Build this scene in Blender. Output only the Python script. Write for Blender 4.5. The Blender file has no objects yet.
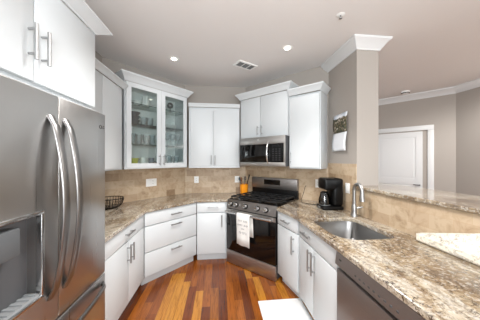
import bpy, bmesh, math, random
from mathutils import Vector, Matrix
random.seed(7)
R = math.radians
scene = bpy.context.scene
col = scene.collection

# ------------------------------------------------------------------ camera, light, exposure
cam_d = bpy.data.cameras.new('camera')
cam_d.sensor_width = 36.0
cam_d.lens = 15.2
cam_d.clip_start = 0.02
cam = bpy.data.objects.new('camera', cam_d)
col.objects.link(cam)
cam.location = (0, 0, 1.49)
cam.rotation_euler = (R(90), 0, R(-6))
scene.camera = cam

world = bpy.data.worlds.new('world')
scene.world = world
world.use_nodes = True
bg = world.node_tree.nodes['Background']
bg.inputs[0].default_value = (0.91, 0.965, 1.0, 1)
bg.inputs[1].default_value = 0.85

def area(name, loc, target, sx, sy, power, color=(1, 1, 1)):
    d = bpy.data.lights.new(name, 'AREA')
    d.shape = 'RECTANGLE'; d.size = sx; d.size_y = sy
    d.energy = power; d.color = color
    o = bpy.data.objects.new(name, d)
    col.objects.link(o)
    o.location = loc
    v = Vector(target) - Vector(loc)
    o.rotation_euler = v.to_track_quat('-Z', 'Y').to_euler()
    return o
area('rear_fill', (-1.1, -2.0, 1.5), (0.7, 1.6, 0.3), 2.4, 1.8, 50, (0.92, 0.97, 1))  # added low fill behind the camera, standing in for daylight
area('dining_fill', (3.2, -1.6, 1.8), (2.6, 3.5, 1.5), 2.2, 1.8, 30, (0.96, 0.985, 1))  # added fill to brighten the dining side, no window modelled
area('ceiling_bounce_fill', (0.1, -0.9, 1.75), (0.1, 0.3, 2.8), 1.2, 1.2, 56, (0.93, 0.975, 1))  # added upward light behind the camera that brightens the ceiling

scene.view_settings.view_transform = 'Standard'
scene.view_settings.look = 'None'
scene.view_settings.exposure = 0.54
scene.view_settings.gamma = 1.0
scene.view_settings.use_curve_mapping = False

# ------------------------------------------------------------------ helpers
def lin(c):
    def f(v):
        v /= 255.0
        return v / 12.92 if v <= 0.04045 else ((v + 0.055) / 1.055) ** 2.4
    return (f(c[0]), f(c[1]), f(c[2]), 1.0)

def mat(name, color, rough=0.5, metal=0.0, **kw):
    m = bpy.data.materials.new(name)
    m.use_nodes = True
    b = m.node_tree.nodes['Principled BSDF']
    b.inputs['Base Color'].default_value = lin(color)
    b.inputs['Roughness'].default_value = rough
    b.inputs['Metallic'].default_value = metal
    for k, v in kw.items():
        b.inputs[k.replace('_', ' ')].default_value = v
    return m

class NT:
    """small node helper"""
    def __init__(s, m):
        s.nt = m.node_tree; s.b = s.nt.nodes['Principled BSDF']
    def n(s, t, **kw):
        x = s.nt.nodes.new(t)
        for k, v in kw.items(): setattr(x, k, v)
        return x
    def l(s, a, b): s.nt.links.new(a, b)
    def setin(s, sock, v):
        if hasattr(v, 'is_output'): s.l(v, sock)
        else: sock.default_value = v
    def math(s, op, a, b=None):
        x = s.n('ShaderNodeMath', operation=op)
        s.setin(x.inputs[0], a)
        if b is not None: s.setin(x.inputs[1], b)
        return x.outputs[0]
    def coords(s, scale=(1, 1, 1), rot=(0, 0, 0), kind='Object'):
        tc = s.n('ShaderNodeTexCoord'); mp = s.n('ShaderNodeMapping')
        mp.inputs['Scale'].default_value = scale; mp.inputs['Rotation'].default_value = rot
        s.l(tc.outputs[kind], mp.inputs['Vector'])
        return mp.outputs[0]
    def noise(s, vec, scale, detail=4, rough=0.55, dist=0.0):
        x = s.n('ShaderNodeTexNoise')
        s.l(vec, x.inputs['Vector'])
        x.inputs['Scale'].default_value = scale; x.inputs['Detail'].default_value = detail
        x.inputs['Roughness'].default_value = rough; x.inputs['Distortion'].default_value = dist
        return x.outputs['Fac']
    def ramp(s, fac, stops, interp='LINEAR'):
        x = s.n('ShaderNodeValToRGB'); cr = x.color_ramp; cr.interpolation = interp
        while len(cr.elements) < len(stops): cr.elements.new(0.5)
        for e, (p, c) in zip(cr.elements, stops):
            e.position = p; e.color = lin(c) if len(c) == 3 else c
        s.l(fac, x.inputs[0])
        return x.outputs[0]
    def mix(s, fac, a, b, mode='MIX'):
        x = s.n('ShaderNodeMix', data_type='RGBA', blend_type=mode)
        s.setin(x.inputs[0], fac)
        s.setin(x.inputs[6], a); s.setin(x.inputs[7], b)
        return x.outputs[2]
    def bump(s, h, strength=0.2, dist=0.01):
        x = s.n('ShaderNodeBump'); x.inputs['Strength'].default_value = strength; x.inputs['Distance'].default_value = dist
        s.l(h, x.inputs['Height']); s.l(x.outputs[0], s.b.inputs['Normal'])

M = {}
M['wall'] = mat('wall_paint', (163, 156, 149), 0.85)
M['ceiling'] = mat('ceiling_paint', (226, 223, 221), 0.9)
M['trimwhite'] = mat('trim_white', (212, 213, 213), 0.45)
M['cab'] = mat('cabinet_white', (206, 210, 212), 0.4)
M['cabin'] = mat('cabinet_inside', (236, 238, 237), 0.55)
M['nickel'] = mat('brushed_nickel', (168, 168, 168), 0.4, 1.0)
M['chrome'] = mat('bright_steel', (205, 205, 205), 0.2, 1.0)
M['handlesteel'] = mat('handle_steel', (142, 140, 139), 0.3, 1.0)
M['spout'] = mat('spout_gray', (84, 86, 88), 0.45)
M['black'] = mat('black_plastic', (9, 9, 10), 0.35, 0.0, Specular_IOR_Level=0.25)
M['blackgloss'] = mat('black_glass', (10, 9, 9), 0.06)
M['iron'] = mat('cast_iron', (22, 22, 23), 0.55)
M['grayplastic'] = mat('gray_plastic', (134, 136, 137), 0.4)
M['darkgray'] = mat('dark_gray_body', (74, 74, 76), 0.5)
M['whiteplastic'] = mat('white_plastic', (240, 240, 238), 0.4)
M['slot'] = mat('dark_slot', (40, 38, 36), 0.7)
M['orange'] = mat('orange_glaze', (238, 148, 28), 0.3)
M['towel'] = mat('towel_cotton', (232, 230, 226), 0.9)
M['ink'] = mat('faded_ink', (120, 118, 120), 0.9)
M['mat'] = mat('white_mat', (240, 240, 240), 0.7)
M['paper'] = mat('paper_white', (232, 234, 238), 0.7)
M['wire'] = mat('dark_wire', (42, 34, 30), 0.45, 0.6)
M['wood_spoon'] = mat('spoon_wood', (150, 105, 70), 0.6)
M['ceramic'] = mat('white_ceramic', (235, 236, 234), 0.25)
M['citrus'] = mat('yellow_green_glaze', (196, 190, 70), 0.35)
M['bluegray'] = mat('blue_gray_glaze', (92, 104, 118), 0.35)
M['darkpattern'] = mat('dark_stoneware', (70, 78, 82), 0.4)
M['drain'] = mat('drain_steel', (120, 120, 120), 0.3, 1.0)
M['reddot'] = mat('red_plastic', (170, 40, 36), 0.4)

# brushed stainless
def steel(name, c, rough, axis, amt=0.08):
    m = mat(name, c, rough, 1.0); t = NT(m)
    sc = {'v': (60, 60, 0.6), 'h': (0.6, 0.6, 90)}[axis]
    f = t.noise(t.coords(sc), 1.0, 3)
    r = t.n('ShaderNodeMapRange'); t.l(f, r.inputs[0])
    r.inputs[3].default_value = rough - amt; r.inputs[4].default_value = rough + amt
    t.l(r.outputs[0], t.b.inputs['Roughness'])
    t.b.inputs['Anisotropic'].default_value = 0.4
    return m
M['steel'] = steel('stainless_steel', (192, 190, 188), 0.3, 'v')
M['steelh'] = steel('stainless_steel_range', (182, 178, 175), 0.38, 'h')
M['steelpanel'] = steel('stainless_steel_panel', (150, 146, 144), 0.4, 'h')
M['steeldw'] = steel('stainless_steel_washer', (150, 144, 141), 0.48, 'h')
M['sink'] = steel('sink_steel', (138, 137, 136), 0.33, 'h', 0.05)

# glass
def glass(name, tint, gloss=0.06, rough=0.02, ior=1.45):
    m = bpy.data.materials.new(name); m.use_nodes = True
    nt = m.node_tree; nt.nodes.clear()
    o = nt.nodes.new('ShaderNodeOutputMaterial'); mx = nt.nodes.new('ShaderNodeMixShader')
    tr = nt.nodes.new('ShaderNodeBsdfTransparent'); gl = nt.nodes.new('ShaderNodeBsdfGlossy')
    fr = nt.nodes.new('ShaderNodeFresnel'); fr.inputs[0].default_value = ior
    ad = nt.nodes.new('ShaderNodeMath'); ad.operation = 'ADD'; ad.inputs[1].default_value = gloss
    tr.inputs[0].default_value = lin(tint); gl.inputs['Roughness'].default_value = rough
    nt.links.new(fr.outputs[0], ad.inputs[0]); nt.links.new(ad.outputs[0], mx.inputs[0])
    nt.links.new(tr.outputs[0], mx.inputs[1]); nt.links.new(gl.outputs[0], mx.inputs[2])
    nt.links.new(mx.outputs[0], o.inputs[0])
    return m
M['pane'] = glass('door_glass', (240, 245, 244), 0.05)
M['shelfglass'] = glass('shelf_glass', (244, 249, 247), 0.0, 0.02, 1.02)
M['shelfedge'] = mat('shelf_edge', (58, 74, 72), 0.3)
M['clear'] = glass('clear_glass', (250, 253, 254), 0.02, 0.25, 1.15)
_nt = M['clear'].node_tree
_df = _nt.nodes.new('ShaderNodeBsdfDiffuse'); _df.inputs[0].default_value = lin((226, 236, 240))
_mx = _nt.nodes.new('ShaderNodeMixShader'); _mx.inputs[0].default_value = 0.16
_out = [n_ for n_ in _nt.nodes if n_.type == 'OUTPUT_MATERIAL'][0]
_src = _out.inputs[0].links[0].from_socket
_nt.links.new(_src, _mx.inputs[1]); _nt.links.new(_df.outputs[0], _mx.inputs[2]); _nt.links.new(_mx.outputs[0], _out.inputs[0])
M['carafe'] = glass('carafe_glass', (120, 116, 112), 0.10, 0.05)

# granite
def granite(name, light=0.0):
    m = mat(name, (200, 180, 150), 0.12); t = NT(m)
    v = t.coords((1, 0.45, 1), (0, 0, R(18)))
    big = t.noise(v, 4.0, 8, 0.68, 0.9)
    base = t.ramp(big, [(0.30, (84, 67, 49)), (0.41, (128, 108, 84)), (0.49, (162, 145, 120)), (0.57, (184, 175, 159)), (0.70, (134, 114, 90))])
    if light: base = t.mix(light, base, lin((240, 232, 216)))
    vn = t.noise(t.coords((1, 0.6, 1), (0, 0, R(14))), 13.0, 5, 0.6, 1.2)
    band = t.ramp(t.math('ABSOLUTE', t.math('SUBTRACT', vn, 0.5)), [(0.0, (1, 1, 1, 1)), (0.035, (0, 0, 0, 1))])
    base = t.mix(t.math('MULTIPLY', band, 0.55), base, lin((78, 58, 42)))
    v2 = t.coords((1, 0.3, 1), (0, 0, R(10)))
    streak = t.ramp(t.noise(v2, 9.0, 6, 0.68, 1.0), [(0.50, (0, 0, 0, 1)), (0.66, (1, 1, 1, 1))])
    base = t.mix(t.math('MULTIPLY', streak, 0.68 if not light else 0.25), base, lin((104, 90, 78)))
    v3 = t.coords()
    clump = t.ramp(t.noise(v2, 6.0, 3, 0.6, 0.4), [(0.42, (0, 0, 0, 1)), (0.58, (1, 1, 1, 1))])
    gd = t.ramp(t.noise(v3, 42.0, 3, 0.7, 0.4), [(0.52, (0, 0, 0, 1)), (0.60, (1, 1, 1, 1))])
    base = t.mix(t.math('MULTIPLY', gd, 0.42), base, lin((206, 203, 196)))
    sp = t.ramp(t.noise(v3, 46.0, 5, 0.75, 0.8), [(0.53, (0, 0, 0, 1)), (0.58, (1, 1, 1, 1))])
    base = t.mix(t.math('MULTIPLY', sp, t.math('ADD', t.math('MULTIPLY', clump, 0.7), 0.25 if not light else -0.25)), base, lin((58, 44, 36)))
    t.l(base, t.b.inputs['Base Color'])
    t.b.inputs['Coat Weight'].default_value = 0.3; t.b.inputs['Coat Roughness'].default_value = 0.05
    return m
M['granite'] = granite('granite')
M['granitelight'] = granite('granite_pale', 0.88)

# random cells: rows along one axis with jittered offsets
def cells(t, along, across, length, width, gap):
    row = t.math('FLOOR', t.math('DIVIDE', across, width))
    wn = t.n('ShaderNodeTexWhiteNoise', noise_dimensions='1D'); t.l(row, wn.inputs['W'])
    a = t.math('ADD', t.math('DIVIDE', along, length), t.math('MULTIPLY', wn.outputs[0], 7.31))
    ci = t.math('FLOOR', a)
    cv = t.n('ShaderNodeCombineXYZ'); t.l(row, cv.inputs[0]); t.l(ci, cv.inputs[1])
    w2 = t.n('ShaderNodeTexWhiteNoise', noise_dimensions='2D'); t.l(cv.outputs[0], w2.inputs['Vector'])
    fa = t.math('FRACT', a); fb = t.math('FRACT', t.math('DIVIDE', across, width))
    ea = t.math('MINIMUM', fa, t.math('SUBTRACT', 1.0, fa)); eb = t.math('MINIMUM', fb, t.math('SUBTRACT', 1.0, fb))
    e = t.math('MINIMUM', t.math('MULTIPLY', ea, length), t.math('MULTIPLY', eb, width))
    g = t.math('LESS_THAN', e, gap)
    return w2.outputs[0], w2.outputs[1], g

m = mat('cherry_planks', (170, 90, 40), 0.27); t = NT(m); M['floor'] = m
sep = t.n('ShaderNodeSeparateXYZ'); t.l(t.coords(), sep.inputs[0])
rv, rc, gp = cells(t, sep.outputs[1], sep.outputs[0], 0.85, 0.085, 0.0012)
pl = t.ramp(rv, [(0.0, (104, 50, 18)), (0.25, (142, 75, 25)), (0.5, (170, 98, 32)), (0.62, (116, 54, 20)), (0.76, (186, 115, 38)), (0.9, (216, 154, 58)), (1.0, (156, 85, 27))])
grain = t.noise(t.coords((22, 1.3, 1)), 3.0, 6, 0.62, 1.2)
gr = t.ramp(grain, [(0.3, (120, 104, 92)), (0.5, (225, 222, 220)), (0.75, (255, 255, 255))])
c = t.mix(0.85, pl, gr, 'MULTIPLY')
c = t.mix(t.math('MULTIPLY', gp, 0.7), c, lin((40, 18, 8)))
t.l(c, t.b.inputs['Base Color'])
t.b.inputs['Specular IOR Level'].default_value = 0.55

m = mat('travertine_tiles', (206, 178, 138), 0.5); t = NT(m); M['tile'] = m
sep = t.n('ShaderNodeSeparateXYZ'); t.l(t.coords(), sep.inputs[0])
rv, rc, gp = cells(t, sep.outputs[0], t.math('ADD', sep.outputs[2], 0.006), 0.155, 0.102, 0.0014)
tc_ = t.ramp(rv, [(0.0, (174, 151, 125)), (0.2, (186, 164, 138)), (0.45, (192, 172, 147)), (0.7, (176, 154, 128)), (0.9, (196, 178, 154)), (0.95, (154, 130, 104)), (1.0, (146, 122, 97))])
nz = t.ramp(t.noise(t.coords(), 11.0, 6, 0.65, 1.0), [(0.3, (158, 130, 102)), (0.42, (228, 220, 208)), (0.55, (255, 255, 255))])
c = t.mix(0.55, tc_, nz, 'MULTIPLY')
c = t.mix(t.math('MULTIPLY', gp, 0.6), c, lin((176, 148, 116)))
t.l(c, t.b.inputs['Base Color'])

# picture page of the calendar: a hillside town seen small
m = mat('landscape_print', (90, 90, 70), 0.5); t = NT(m); M['print'] = m
sep = t.n('ShaderNodeSeparateXYZ'); t.l(t.coords(), sep.inputs[0])
hz = t.noise(t.coords((1, 1, 1)), 22.0, 4, 0.6)
hh = t.math('ADD', sep.outputs[2], t.math('MULTIPLY', hz, 0.10))
land = t.ramp(t.noise(t.coords((1, 1, 1.4)), 30.0, 4, 0.7), [(0.36, (26, 32, 22)), (0.48, (64, 68, 44)), (0.56, (112, 92, 60)), (0.64, (196, 190, 182))])
skyc = t.ramp(t.noise(t.coords(), 9.0, 3), [(0.4, (196, 204, 216)), (0.6, (232, 232, 236))])
isl = t.math('LESS_THAN', hh, 0.452)
t.l(t.mix(isl, skyc, land), t.b.inputs['Base Color'])

def emis(name, c, s):
    m = bpy.data.materials.new(name); m.use_nodes = True
    b = m.node_tree.nodes['Principled BSDF']
    b.inputs['Emission Color'].default_value = lin(c); b.inputs['Emission Strength'].default_value = s
    b.inputs['Base Color'].default_value = lin(c)
    return m
M['lamp'] = emis('lamp_glow', (255, 244, 226), 6.0)
M['screen'] = mat('blank_display', (14, 15, 18), 0.1)

class MB:
    def __init__(s): s.bm = bmesh.new()
    def box(s, x0, x1, y0, y1, z0, z1, bev=0.0, seg=2):
        g = bmesh.ops.create_cube(s.bm, size=1.0)
        vs = g['verts']
        for v in vs:
            v.co = Vector(((x0 + x1) / 2 + v.co.x * (x1 - x0), (y0 + y1) / 2 + v.co.y * (y1 - y0), (z0 + z1) / 2 + v.co.z * (z1 - z0)))
        if bev:
            es = list({e for v in vs for e in v.link_edges})
            bmesh.ops.bevel(s.bm, geom=es, offset=bev, segments=seg, profile=0.5, affect='EDGES', clamp_overlap=True)
        return s
    def tube(s, pts, r, seg=10, closed=False, cap=True, flat=None):
        pts = [Vector(p) for p in pts]; n = len(pts)
        rs = r if isinstance(r, (list, tuple)) else [r] * n
        rings = []
        up = None
        for i, p in enumerate(pts):
            if closed: d = (pts[(i + 1) % n] - pts[i - 1])
            else: d = pts[min(i + 1, n - 1)] - pts[max(i - 1, 0)]
            d.normalize()
            if up is None:
                up = Vector((0, 0, 1)) if abs(d.z) < 0.9 else Vector((1, 0, 0))
            a = d.cross(up)
            if a.length < 1e-4: a = d.cross(Vector((0, 1, 0)))
            a.normalize(); b = a.cross(d).normalized(); up = b
            fx, fy = flat if flat else (1, 1)
            rings.append([s.bm.verts.new(p + a * math.cos(2 * math.pi * k / seg) * rs[i] * fx + b * math.sin(2 * math.pi * k / seg) * rs[i] * fy) for k in range(seg)])
        m_ = n if closed else n - 1
        for i in range(m_):
            A, B = rings[i], rings[(i + 1) % n]
            for k in range(seg):
                s.bm.faces.new((A[k], A[(k + 1) % seg], B[(k + 1) % seg], B[k]))
        if cap and not closed:
            s.bm.faces.new(rings[0][::-1]); s.bm.faces.new(rings[-1])
        return s
    def lathe(s, prof, seg=24, c=(0, 0, 0), closed=False):
        rings = []
        for r, z in prof:
            if r < 1e-6: rings.append([s.bm.verts.new((c[0], c[1], c[2] + z))])
            else: rings.append([s.bm.verts.new((c[0] + r * math.cos(2 * math.pi * k / seg), c[1] + r * math.sin(2 * math.pi * k / seg), c[2] + z)) for k in range(seg)])
        pairs = list(zip(rings, rings[1:]))
        if closed: pairs.append((rings[-1], rings[0]))
        for A, B in pairs:
            for k in range(seg):
                q = []
                for v in (A[k % len(A)], A[(k + 1) % len(A)], B[(k + 1) % len(B)], B[k % len(B)]):
                    if v not in q: q.append(v)
                if len(q) >= 3: s.bm.faces.new(q)
        return s
    def prism(s, outer, holes, h0, h1, f=None):
        """polygon with holes extruded from h0 to h1; f maps (a, b, h) to space"""
        f = f or (lambda a, b, h: (a, b, h))
        loops = [outer] + list(holes)
        rings = {}
        for h in (h0, h1):
            es = []; rl = []
            for lp in loops:
                vs = [s.bm.verts.new(f(a, b, h)) for a, b in lp]
                for i in range(len(vs)): es.append(s.bm.edges.new((vs[i], vs[(i + 1) % len(vs)])))
                rl.append(vs)
            bmesh.ops.triangle_fill(s.bm, edges=es, use_beauty=True, use_dissolve=False)
            rings[h] = rl
        for A, B in zip(rings[h0], rings[h1]):
            for i in range(len(A)):
                j = (i + 1) % len(A)
                s.bm.faces.new((A[i], A[j], B[j], B[i]))
        return s
    def sweep(s, path, prof):
        """profile [(out, z)] carried along a 2-D path with mitred corners, out = right-hand side"""
        n = len(path); P = [Vector(p) for p in path]
        rows = []
        for i in range(n):
            ds = []
            if i > 0: ds.append((P[i] - P[i - 1]).normalized())
            if i < n - 1: ds.append((P[i + 1] - P[i]).normalized())
            ns = [Vector((d.y, -d.x)) for d in ds]
            if len(ns) == 2:
                b = (ns[0] + ns[1]); b /= (1 + ns[0].dot(ns[1]))
            else: b = ns[0]
            rows.append([s.bm.verts.new((P[i].x + b.x * o, P[i].y + b.y * o, z)) for o, z in prof])
        k = len(prof)
        for A, B in zip(rows, rows[1:]):
            for i in range(k):
                j = (i + 1) % k
                s.bm.faces.new((A[i], B[i], B[j], A[j]))
        s.bm.faces.new(rows[0]); s.bm.faces.new(rows[-1][::-1])
        return s
    def build(s, name, m, parent=None, smooth=35, loc=None, rot=None):
        bmesh.ops.recalc_face_normals(s.bm, faces=s.bm.faces[:])
        me = bpy.data.meshes.new(name); s.bm.to_mesh(me); s.bm.free()
        me.materials.append(M[m] if isinstance(m, str) else m)
        if smooth:
            for p in me.polygons: p.use_smooth = True
            me.set_sharp_from_angle(angle=R(smooth))
        o = bpy.data.objects.new(name, me); col.objects.link(o)
        if parent is not None: o.parent = parent
        if loc: o.location = loc
        if rot: o.rotation_euler = rot
        return o

def tag(o, label, cat, group=None):
    o['label'] = label; o['category'] = cat
    if group: o['group'] = group
    return o
def thing(name, label, cat, loc=(0, 0, 0), rz=0.0, group=None):
    o = bpy.data.objects.new(name, None); col.objects.link(o)
    o.empty_display_size = 0.1
    o.location = loc; o.rotation_euler = (0, 0, rz)
    return tag(o, label, cat, group)
def struct(o):
    o['kind'] = 'structure'; return o
def copy_tree(o, parent=None):
    c = o.copy(); col.objects.link(c)
    if parent is not None: c.parent = parent
    for ch in list(o.children): copy_tree(ch, c)
    return c
def lettering(name, body, size, m, parent, loc, rot, extrude=0.0004, align='CENTER'):
    cu = bpy.data.curves.new(name, 'FONT'); cu.body = body; cu.size = size; cu.extrude = extrude
    cu.align_x = align; cu.align_y = 'CENTER'
    tmp = bpy.data.objects.new(name + '_curve', cu); col.objects.link(tmp)
    me = bpy.data.meshes.new_from_object(tmp.evaluated_get(bpy.context.evaluated_depsgraph_get()))
    bpy.data.objects.remove(tmp)
    me.materials.clear(); me.materials.append(M[m])
    o = bpy.data.objects.new(name, me); col.objects.link(o)
    o.parent = parent; o.location = loc; o.rotation_euler = rot
    return o

# ------------------------------------------------------------------ plan of the room (metres)
CEIL = 2.80
XL, XR, YB = -1.47, 1.49, 3.63
DL = 4.215          # slanted wall by the glass cabinet: y = x + DL
DS = 4.113          # slanted wall behind the range: x + y = DS
CL = (XL, XL + DL)              # corner left / slanted
CB = (YB - DL, YB)              # corner slanted / back
CS = (DS - YB, YB)              # corner back / range wall
CR = (XR, DS - XR)              # corner range wall / right
PY = 2.054                      # end of the right wall
PX = 1.744
TH = 0.12
def wall_panel(name, p, q, z0, z1, th, m='wall', front=0.0):
    """a slab whose room face runs from p to q (left to right seen from the room)"""
    d = Vector(q) - Vector(p); L = d.length
    b = MB().box(0, L, front, front + th, 0, z1 - z0)
    return b.build(name, m, None, 0, (p[0], p[1], z0), (0, 0, math.atan2(d.y, d.x)))
struct(MB().box(-1.7, 6.0, -3.2, 7.0, -0.05, 0.0).build('floor', 'floor', None, 0))
struct(MB().box(-1.7, 6.0, -3.2, 7.0, CEIL, CEIL + 0.05).build('ceiling', 'ceiling', None, 0))
struct(wall_panel('wall_left', (XL, -3.0), CL, 0, CEIL, TH))
struct(wall_panel('wall_slanted', CL, CB, 0, CEIL, TH))
struct(wall_panel('wall_back', CB, CS, 0, CEIL, TH))
struct(wall_panel('wall_range', CS, CR, 0, CEIL, TH))
struct(MB().prism([(XR, CR[1]), (XR, PY), (PX, PY), (PX, 3.2), (XR + 0.07, CR[1] + 0.07)], [], 0, CEIL).build('wall_right', 'wall', None, 0))
struct(MB().box(XR, XR + 0.13, 0.1, PY, 0, 1.18).build('wall_bar', 'wall', None, 0))
# dining room beyond the bar
FA, FB = (3.506, 4.086), (4.239, 3.215)
fd = (Vector(FB) - Vector(FA)).normalized()
FA0 = (FA[0] - fd.x * 2.6, FA[1] - fd.y * 2.6)
struct(wall_panel('wall_dining', FA0, FB, 0, CEIL, TH))
struct(wall_panel('wall_far_right', FB, (FB[0], -3.0), 0, CEIL, TH))
# backsplash tiles on each wall
def splash(name, p, q, z0, z1): return struct(wall_panel(name, p, q, z0, z1, 0.008, 'tile', -0.008))
splash('trim_1', (XL, 1.55), CL, 0.91, 1.375)
splash('trim_2', CL, CB, 0.91, 1.375)
splash('trim_3', CB, CS, 0.91, 1.375)
splash('trim_4', CS, CR, 0.91, 1.40)
splash('trim_5', CR, (XR, PY), 0.91, 1.447)
splash('trim_6', (XR, PY), (XR, 0.1), 0.91, 1.18)
# crown mouldings of the room
CP = [(0, -0.115), (0.012, -0.115), (0.016, -0.10), (0.03, -0.085), (0.06, -0.04), (0.085, -0.022), (0.09, -0.002), (0, -0.002)]
crown = [(o, CEIL + z) for o, z in CP]
struct(MB().sweep([(XR, CR[1] + 0.05), (XR, PY), (PX, PY), (PX, 3.0)], crown).build('trim_7', 'trimwhite', None, 25))
struct(MB().sweep([FA0, FB, (FB[0], -2.5)], crown).build('trim_8', 'trimwhite', None, 25))

# ------------------------------------------------------------------ handles
def pull(parent, x, z, length, vertical=True, proj=0.034, r=0.0075):
    """bar pull on two posts, in the cabinet frame (front = -y)"""
    b = MB(); h = length / 2; ph = h * 0.68
    if vertical:
        b.tube([(x, -proj, z - h), (x, -proj, z + h)], r, 10)
        for s in (-1, 1): b.tube([(x, 0.0, z + s * ph), (x, -proj, z + s * ph)], r * 0.8, 8)
    else:
        b.tube([(x - h, -proj, z), (x + h, -proj, z)], r, 10)
        for s in (-1, 1): b.tube([(x + s * ph, 0.0, z), (x + s * ph, -proj, z)], r * 0.8, 8)
    return b.build('handle', 'nickel', parent)

def cabinet(name, label, group, p, q, z0, z1, depth, fronts, toe=False, lip=0.0):
    d = Vector(q) - Vector(p); w = d.length
    t = thing(name, label, 'cabinet', (p[0], p[1], 0), math.atan2(d.y, d.x), group)
    MB().box(0.001, w - 0.001, min(0.03, depth - 0.004), depth, z0, z1).build('carcass', 'cab', t, 0)
    if toe: MB().box(0.001, w - 0.001, 0.075, depth, 0.0, z0).build('toe_kick', 'cab', t, 0)
    if lip: MB().box(0.001, w - 0.001, 0.003, 0.0195, z0 - lip, z0 + 0.012, 0.002).build('light_rail', 'cab', t, 30)
    for f in fronts:
        kind, x0, x1, a, b2 = f[:5]
        fr = MB().box(x0 + 0.0033, x1 - 0.0033, 0.0, 0.0299, a + 0.003, b2 - 0.003, 0.002).build(kind, 'cab', t, 30)
        if len(f) > 5:
            for hx, hz, hl, hv in f[5]: pull(fr, hx, hz, hl, hv)
    return t, w

# ------------------------------------------------------------------ base cabinets
B0, B1 = (-0.86, 1.575), (-0.86, 2.455)
P1, P2 = (-0.86, 2.46), (-0.32, 3.0)
P3, Q1, Q2 = (0.13, 3.0), (0.71, 2.42), (0.815, 2.005)
Q3 = (0.815, 1.315)
ZT = 0.874
w = B1[1] - B0[1]; m_ = 0.475
cabinet('base_cabinet', 'white base cabinet between refrigerator and slanted drawers, one drawer over two doors', None, B0, B1, 0.10, ZT, 0.605,
        [('drawer', 0.01, w - 0.008, 0.72, 0.87, [(0.46, 0.795, 0.16, False)]),
         ('door', 0.01, m_, 0.115, 0.715, [(m_ - 0.035, 0.60, 0.17, True)]),
         ('door', m_, w - 0.008, 0.115, 0.715, [(m_ + 0.035, 0.60, 0.17, True)])], True)
w = (Vector(P2) - Vector(P1)).length; 
cabinet('drawer_cabinet', 'white base cabinet with three wide drawers set at a slant under the glass cabinet', None, P1, P2, 0.10, ZT, 0.61,
        [('drawer', 0.001, w - 0.001, 0.71, 0.87, [(w * 0.54, 0.79, 0.16, False)]),
         ('drawer', 0.001, w - 0.001, 0.40, 0.706, [(w * 0.54, 0.655, 0.16, False)]),
         ('drawer', 0.001, w - 0.001, 0.115, 0.396, [(w * 0.54, 0.39 - 0.05 + 0.0, 0.16, False)])], True)
w = P3[0] - P2[0]
cabinet('base_cabinet', 'white one-door base cabinet between the slanted drawer cabinet and the range', None, P2, (P3[0] - 0.003, P3[1]), 0.10, ZT, 0.61,
        [('drawer', 0.004, w - 0.03, 0.72, 0.87, [(w * 0.53, 0.80, 0.15, False)]),
         ('door', 0.004, w - 0.03, 0.115, 0.715, [(w - 0.085, 0.60, 0.17, True)])], True)
w = (Vector(Q2) - Vector(Q1)).length
cabinet('base_cabinet', 'narrow white one-door base cabinet between the range and the sink cabinet', None, Q1, Q2, 0.10, ZT, 0.45,
        [('drawer', 0.012, w - 0.012, 0.72, 0.87, [(w * 0.5, 0.795, 0.15, False)]),
         ('door', 0.012, w - 0.012, 0.115, 0.715, [(w - 0.08, 0.585, 0.19, True)])], True)
w = Q2[1] - Q3[1]; m_ = 0.315
cabinet('sink_cabinet', 'white base cabinet under the sink with a wide front panel over two doors', None, (Q2[0], Q2[1] - 0.003), Q3, 0.10, ZT - 0.0, 0.035,
        [('drawer', 0.012, w - 0.012, 0.72, 0.87, [(0.20, 0.795, 0.16, False)]),
         ('door', 0.012, m_, 0.115, 0.715, [(m_ - 0.035, 0.60, 0.19, True)]),
         ('door', m_, w - 0.012, 0.115, 0.715, [(m_ + 0.035, 0.60, 0.19, True)])], False)
sc_ = bpy.data.objects['sink_cabinet']
MB().box(0.0, 0.02, 0.036, 0.65, 0.10, ZT).build('side_panel', 'cab', sc_, 0)
MB().box(w - 0.02, w, 0.036, 0.65, 0.10, ZT).build('side_panel', 'cab', sc_, 0)
MB().box(0.0, w, 0.075, 0.65, 0.0, 0.0995).build('toe_kick', 'cab', sc_, 0)

# ------------------------------------------------------------------ worktops
OV = 0.025
def along(p, q, t_): return (p[0] + (q[0] - p[0]) * t_, p[1] + (q[1] - p[1]) * t_)
k = OV * math.tan(R(22.5))
lc = [(XL, 1.56), (-0.86 + OV, 1.56), (-0.86 + OV, 2.46 - k), (-0.32 + k, 3.0 - OV), (P3[0] - 0.004 + OV * 0 , 3.0 - OV), (P3[0] - 0.004, 3.0),
      (P3[0] - 0.004 + 0.49, 3.49), (CS[0], CS[1]), CB, CL]
lc = [(a, b) for a, b in lc]
o = MB().prism(lc, [], 0.875, 0.91).build('countertop', 'granite', None, 30)
bv = o.modifiers.new('edge', 'BEVEL'); bv.width = 0.006; bv.segments = 2; bv.limit_method = 'ANGLE'; bv.angle_limit = R(60)
tag(o, 'granite countertop wrapping the corner from the refrigerator to the range', 'countertop')
def sinkloop(off=0.0, n=6):
    # D-shaped bowl outline, straight back, rounded corners
    x0, x1, y0, y1 = 0.885 - off, 1.342 + off, 1.375 - off, 1.915 + off
    pts = []
    for cx, cy, a0, r in ((x1, y1, 0, 0.09), (x0, y1, 90, 0.15), (x0, y0, 180, 0.15), (x1, y0, 270, 0.09)):
        sx = -1 if cx == x1 else 1; sy = -1 if cy == y1 else 1
        for i in range(n + 1):
            a = R(a0 + 90 * i / n)
            pts.append((cx + sx * r + r * math.cos(a), cy + sy * r + r * math.sin(a)))
    return pts
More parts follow.
